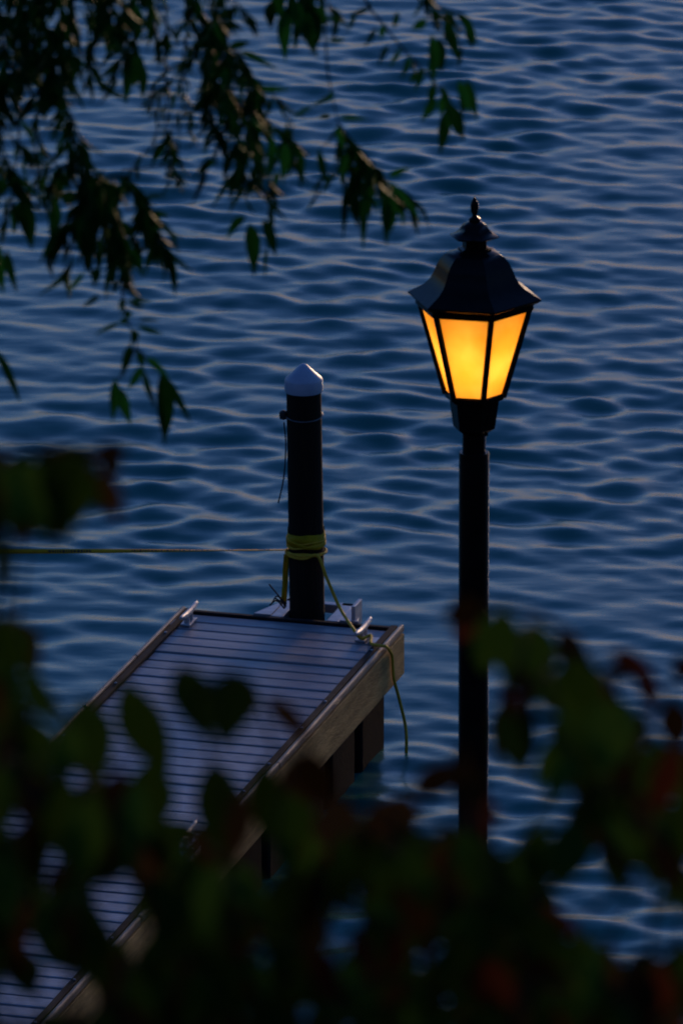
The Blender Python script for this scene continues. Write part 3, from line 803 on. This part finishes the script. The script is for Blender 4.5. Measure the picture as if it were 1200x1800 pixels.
# base, tip, width, colour (g green, b rusty brown, r red)
SHRUB_LEFT = [
 ((228, 788), (150, 806), 42, 'b'), ((160, 800), (70, 836), 70, 'g'), ((110, 790), (92, 900), 74, 'g'), ((150, 812), (140, 905), 64, 'g'), ((62, 815), (62, 945), 66, 'g'), ((112, 828), (114, 968), 52, 'g'), ((20, 808), (16, 930), 70, 'g'), ((188, 828), (206, 925), 40, 'b'), ((170, 830), (178, 900), 56, 'g'), ((2, 890), (2, 1045), 34, 'g'), ((85, 850), (75, 930), 60, 'g'), ((20, 850), (-20, 900), 60, 'g'), ((205, 795), (185, 850), 40, 'b'),
 ((10, 1078), (40, 1185), 78, 'g'), ((30, 1090), (66, 1175), 52, 'b'), ((-10, 1080), (0, 1200), 60, 'g'), ((0, 1150), (8, 1300), 44, 'g'), 
 ((220, 1196), (288, 1372), 88, 'g'), ((150, 1228), (166, 1385), 94, 'g'), ((60, 1262), (55, 1390), 104, 'g'), ((20, 1280), (20, 1420), 80, 'g'), ((120, 1270), (110, 1380), 60, 'g'), ((65, 1350), (80, 1480), 90, 'g'), ((165, 1360), (180, 1500), 100, 'g'), ((265, 1330), (270, 1470), 90, 'g'),
 ((150, 1400), (140, 1560), 80, 'g'), ((40, 1460), (55, 1590), 80, 'g'), ((250, 1440), (280, 1580), 84, 'g'), ((60, 1580), (130, 1660), 90, 'g'), ((0, 1500), (10, 1640), 70, 'g'), ((150, 1640), (160, 1700), 70, 'g'), ((20, 1620), (30, 1720), 60, 'g'), ((100, 1310), (130, 1345), 40, 'b'), ((30, 1660), (55, 1760), 70, 'g'),
]
SHRUB_MID = [
 ((318, 1168), (368, 1310), 78, 'g'), ((420, 1182), (392, 1312), 92, 'g'), ((432, 1190), (440, 1270), 40, 'b'), ((372, 1335), (388, 1500), 88, 'g'), ((425, 1390), (408, 1520), 54, 'b'), ((465, 1338), (470, 1490), 66, 'g'), ((470, 1225), (545, 1300), 40, 'b'), ((545, 1320), (570, 1420), 70, 'b'), ((520, 1330), (540, 1430), 80, 'b'), ((500, 1390), (520, 1520), 90, 'g'), ((590, 1400), (600, 1510), 90, 'b'), ((640, 1440), (650, 1540), 80, 'g'), ((560, 1430), (570, 1540), 84, 'r'), ((600, 1450), (590, 1560), 90, 'r'), ((700, 1400), (650, 1500), 80, 'b'),
 ((800, 1340), (720, 1400), 60, 'b'), ((800, 1342), (850, 1420), 66, 'b'), ((715, 1398), (690, 1470), 70, 'b'), ((840, 1390), (850, 1480), 54, 'r'), ((830, 1310), (790, 1350), 30, 'b'), ((850, 1430), (890, 1440), 24, 'r'), ((350, 1500), (345, 1640), 94, 'g'), ((300, 1560), (330, 1690), 100, 'g'), ((400, 1560), (420, 1690), 100, 'g'), ((520, 1520), (500, 1650), 100, 'g'), ((690, 1480), (720, 1600), 100, 'g'), ((780, 1480), (790, 1600), 100, 'g'),
]
SHRUB_RIGHT = [
 ((855, 1062), (770, 1092), 58, 'b'), ((850, 1060), (800, 1130), 50, 'r'), ((882, 1066), (882, 1192), 76, 'g'), ((850, 1080), (850, 1190), 60, 'g'), ((935, 1092), (940, 1235), 96, 'g'), ((905, 1150), (900, 1210), 60, 'g'), ((1005, 1150), (1015, 1292), 104, 'g'), ((960, 1180), (975, 1260), 60, 'g'), ((1072, 1142), (1165, 1230), 42, 'r'), ((1120, 1180), (1150, 1260), 34, 'r'), ((1188, 1148), (1205, 1200), 40, 'r'), ((1180, 1230), (1190, 1320), 60, 'b'), ((932, 1235), (912, 1368), 58, 'g'), ((1000, 1280), (940, 1392), 56, 'g'), ((890, 1200), (880, 1250), 30, 'r'), ((1085, 1225), (1062, 1360), 104, 'g'), ((1050, 1180), (1110, 1190), 34, 'b'), ((1150, 1300), (1160, 1420), 110, 'g'), ((1040, 1290), (1050, 1420), 90, 'g'), ((1050, 1370), (1010, 1490), 84, 'g'), ((1100, 1340), (1120, 1470), 90, 'g'), ((1090, 1400), (1160, 1480), 66, 'r'), ((1010, 1440), (985, 1560), 80, 'g'), ((1080, 1450), (1085, 1570), 64, 'g'), ((1160, 1440), (1150, 1560), 70, 'g'), ((1195, 1400), (1195, 1530), 70, 'g'), ((960, 1440), (930, 1560), 60, 'g'), ((910, 1490), (900, 1620), 90, 'g'), ((860, 1480), (850, 1620), 90, 'g'), ((950, 1540), (930, 1660), 80, 'g'), ((1000, 1250), (985, 1340), 60, 'g'), ((1130, 1250), (1110, 1330), 40, 'b'),
 ((900, 1665), (940, 1800), 110, 'r'), ((860, 1670), (870, 1800), 90, 'r'), ((930, 1660), (980, 1780), 70, 'b'), ((1190, 1670), (1180, 1790), 80, 'b'), ((1160, 1690), (1140, 1800), 70, 'r'), ((1198, 1540), (1150, 1620), 30, 'g'),
]
FILL = {'left': [(-30, 340, 1350, 1860, 230), (-30, 60, 1080, 1400, 14), (-30, 160, 785, 828, 20)], 'mid': [(300, 720, 1440, 1860, 170), (700, 880, 1450, 1860, 80)], 'right': [(850, 980, 1500, 1860, 60), (960, 1210, 1630, 1860, 90), (990, 1210, 1300, 1540, 40), (880, 1060, 1100, 1260, 10)]}
def make_shrub(label, spec, fills, root_px, seed):
    rr = random.Random(seed)
    d0 = 7.3
    rp = at(root_px, 1900, d0); root = Vector((rp.x, rp.y, terrain_z(rp.x, rp.y) - 0.08))
    t = empty('leafy_shrub', root); t.matrix_basis = Matrix.Translation(root); TI = t.matrix_basis.inverted()
    tag(t, label, 'shrub', 'dark shrubs close to the camera')
    kids, items = [], []
    for b, tip, w, c in spec:
        d = d0 + rr.uniform(-0.45, 0.5)
        items.append((at(*b, d), at(*tip, d + rr.uniform(-0.03, 0.03)), w * 0.98 * d / F, rr.uniform(-0.3, 0.3), {'g': 'green', 'b': 'rust', 'r': 'red'}[c]))
    for x0, x1, y0, y1, cnt in fills:
        k = tries = 0
        while k < cnt and tries < 4000:
            tries += 1
            x, y = rr.uniform(x0, x1), rr.uniform(y0, y1)
            L_ = rr.uniform(80, 145) * (1.22 if x < 330 else 1.0); a = rr.gauss(0, 0.5); w = L_ * rr.uniform(0.34, 0.48)
            tx, ty = x + L_ * math.sin(a), y + L_ * math.cos(a)
            ok = True
            for q in (0.05, 0.35, 0.65, 0.95):
                for s in (-0.4, 0, 0.4):
                    if in_gap(x + (tx - x) * q + s * w * math.cos(a), y + (ty - y) * q - s * w * math.sin(a)): ok = False
            if not ok: continue
            d = d0 + rr.uniform(-0.5, 0.7); k += 1
            items.append((at(x, y, d), at(tx, ty, d + rr.uniform(-0.03, 0.03)), w * d / F, rr.uniform(-0.6, 0.6), rr.choice(('green',) * 7 + ('rust', 'rust', 'red' if x > 500 else 'rust'))))
    for b, tip, w, roll, key in items: add_leaf(t, key, b, tip, w, roll, kids)
    # stems: every leaf base joined to the nearest point already grown
    nodes = [root.copy()]
    mbs = MB()
    top = Vector((rp.x, rp.y, rp.z))
    for k in range(5):
        e = at(root_px + rr.uniform(-150, 150), 1820, d0 + rr.uniform(-.4, .5))
        st = smooth_path([root, root.lerp(e, 0.5) + Vector((rr.uniform(-.08, .08), rr.uniform(-.08, .08), 0)), e], 6)
        mbs.tube([TI @ p for p in st], [0.013 - 0.007 * i / (len(st) - 1) for i in range(len(st))], 6)
        nodes += st[4:]
    order = sorted(items, key=lambda it: (it[0] - top).length)
    for it in order:
        b = it[0]
        cands = [n_ for n_ in nodes if n_.z < b.z + 0.02] or nodes
        nn = min(cands, key=lambda n_: (n_ - b).length)
        mid = nn.lerp(b, 0.5) + Vector((0, 0, 0.12 * (b - nn).length))
        st = smooth_path([nn, mid, b], 3)
        L_ = (b - nn).length; r0 = min(0.0045, 0.0016 + 0.004 * L_)
        mbs.tube([TI @ p for p in st], [r0 - (r0 - 0.0012) * i / (len(st) - 1) for i in range(len(st))], 5)
        nodes += st[1:]
    mbs.build('stems', M['twig'], t, smooth=True)
    # lower foliage, below the picture
    specs = []
    for i in range(170):
        p = root.lerp(top, rr.uniform(0.25, 0.93)) + Vector((rr.uniform(-.32, .32), rr.uniform(-.35, .35), 0))
        p.z = min(p.z, at(600, 1880, (p.y) / CP).z - 0.02)
        d = Vector((rr.uniform(-.5, .5), rr.uniform(-.5, .5), -1)).normalized() * rr.uniform(0.06, 0.09)
        specs.append((TI @ leaf_matrix(p, p + d, rr.uniform(0.035, 0.05), rr.uniform(-1, 1), None), i))
    stuff_leaves('foliage', M['green'], specs, t, 'green')
    print(label, len(items))
    return t
make_shrub('dark green shrub covering the lower left of the dock', SHRUB_LEFT, FILL['left'], 150, 3)
make_shrub('dark shrub with rusty leaves between the dock and the lamp pole', SHRUB_MID, FILL['mid'], 580, 4)
make_shrub('dark shrub with some bright red leaves right of the lamp pole', SHRUB_RIGHT, FILL['right'], 1030, 5)
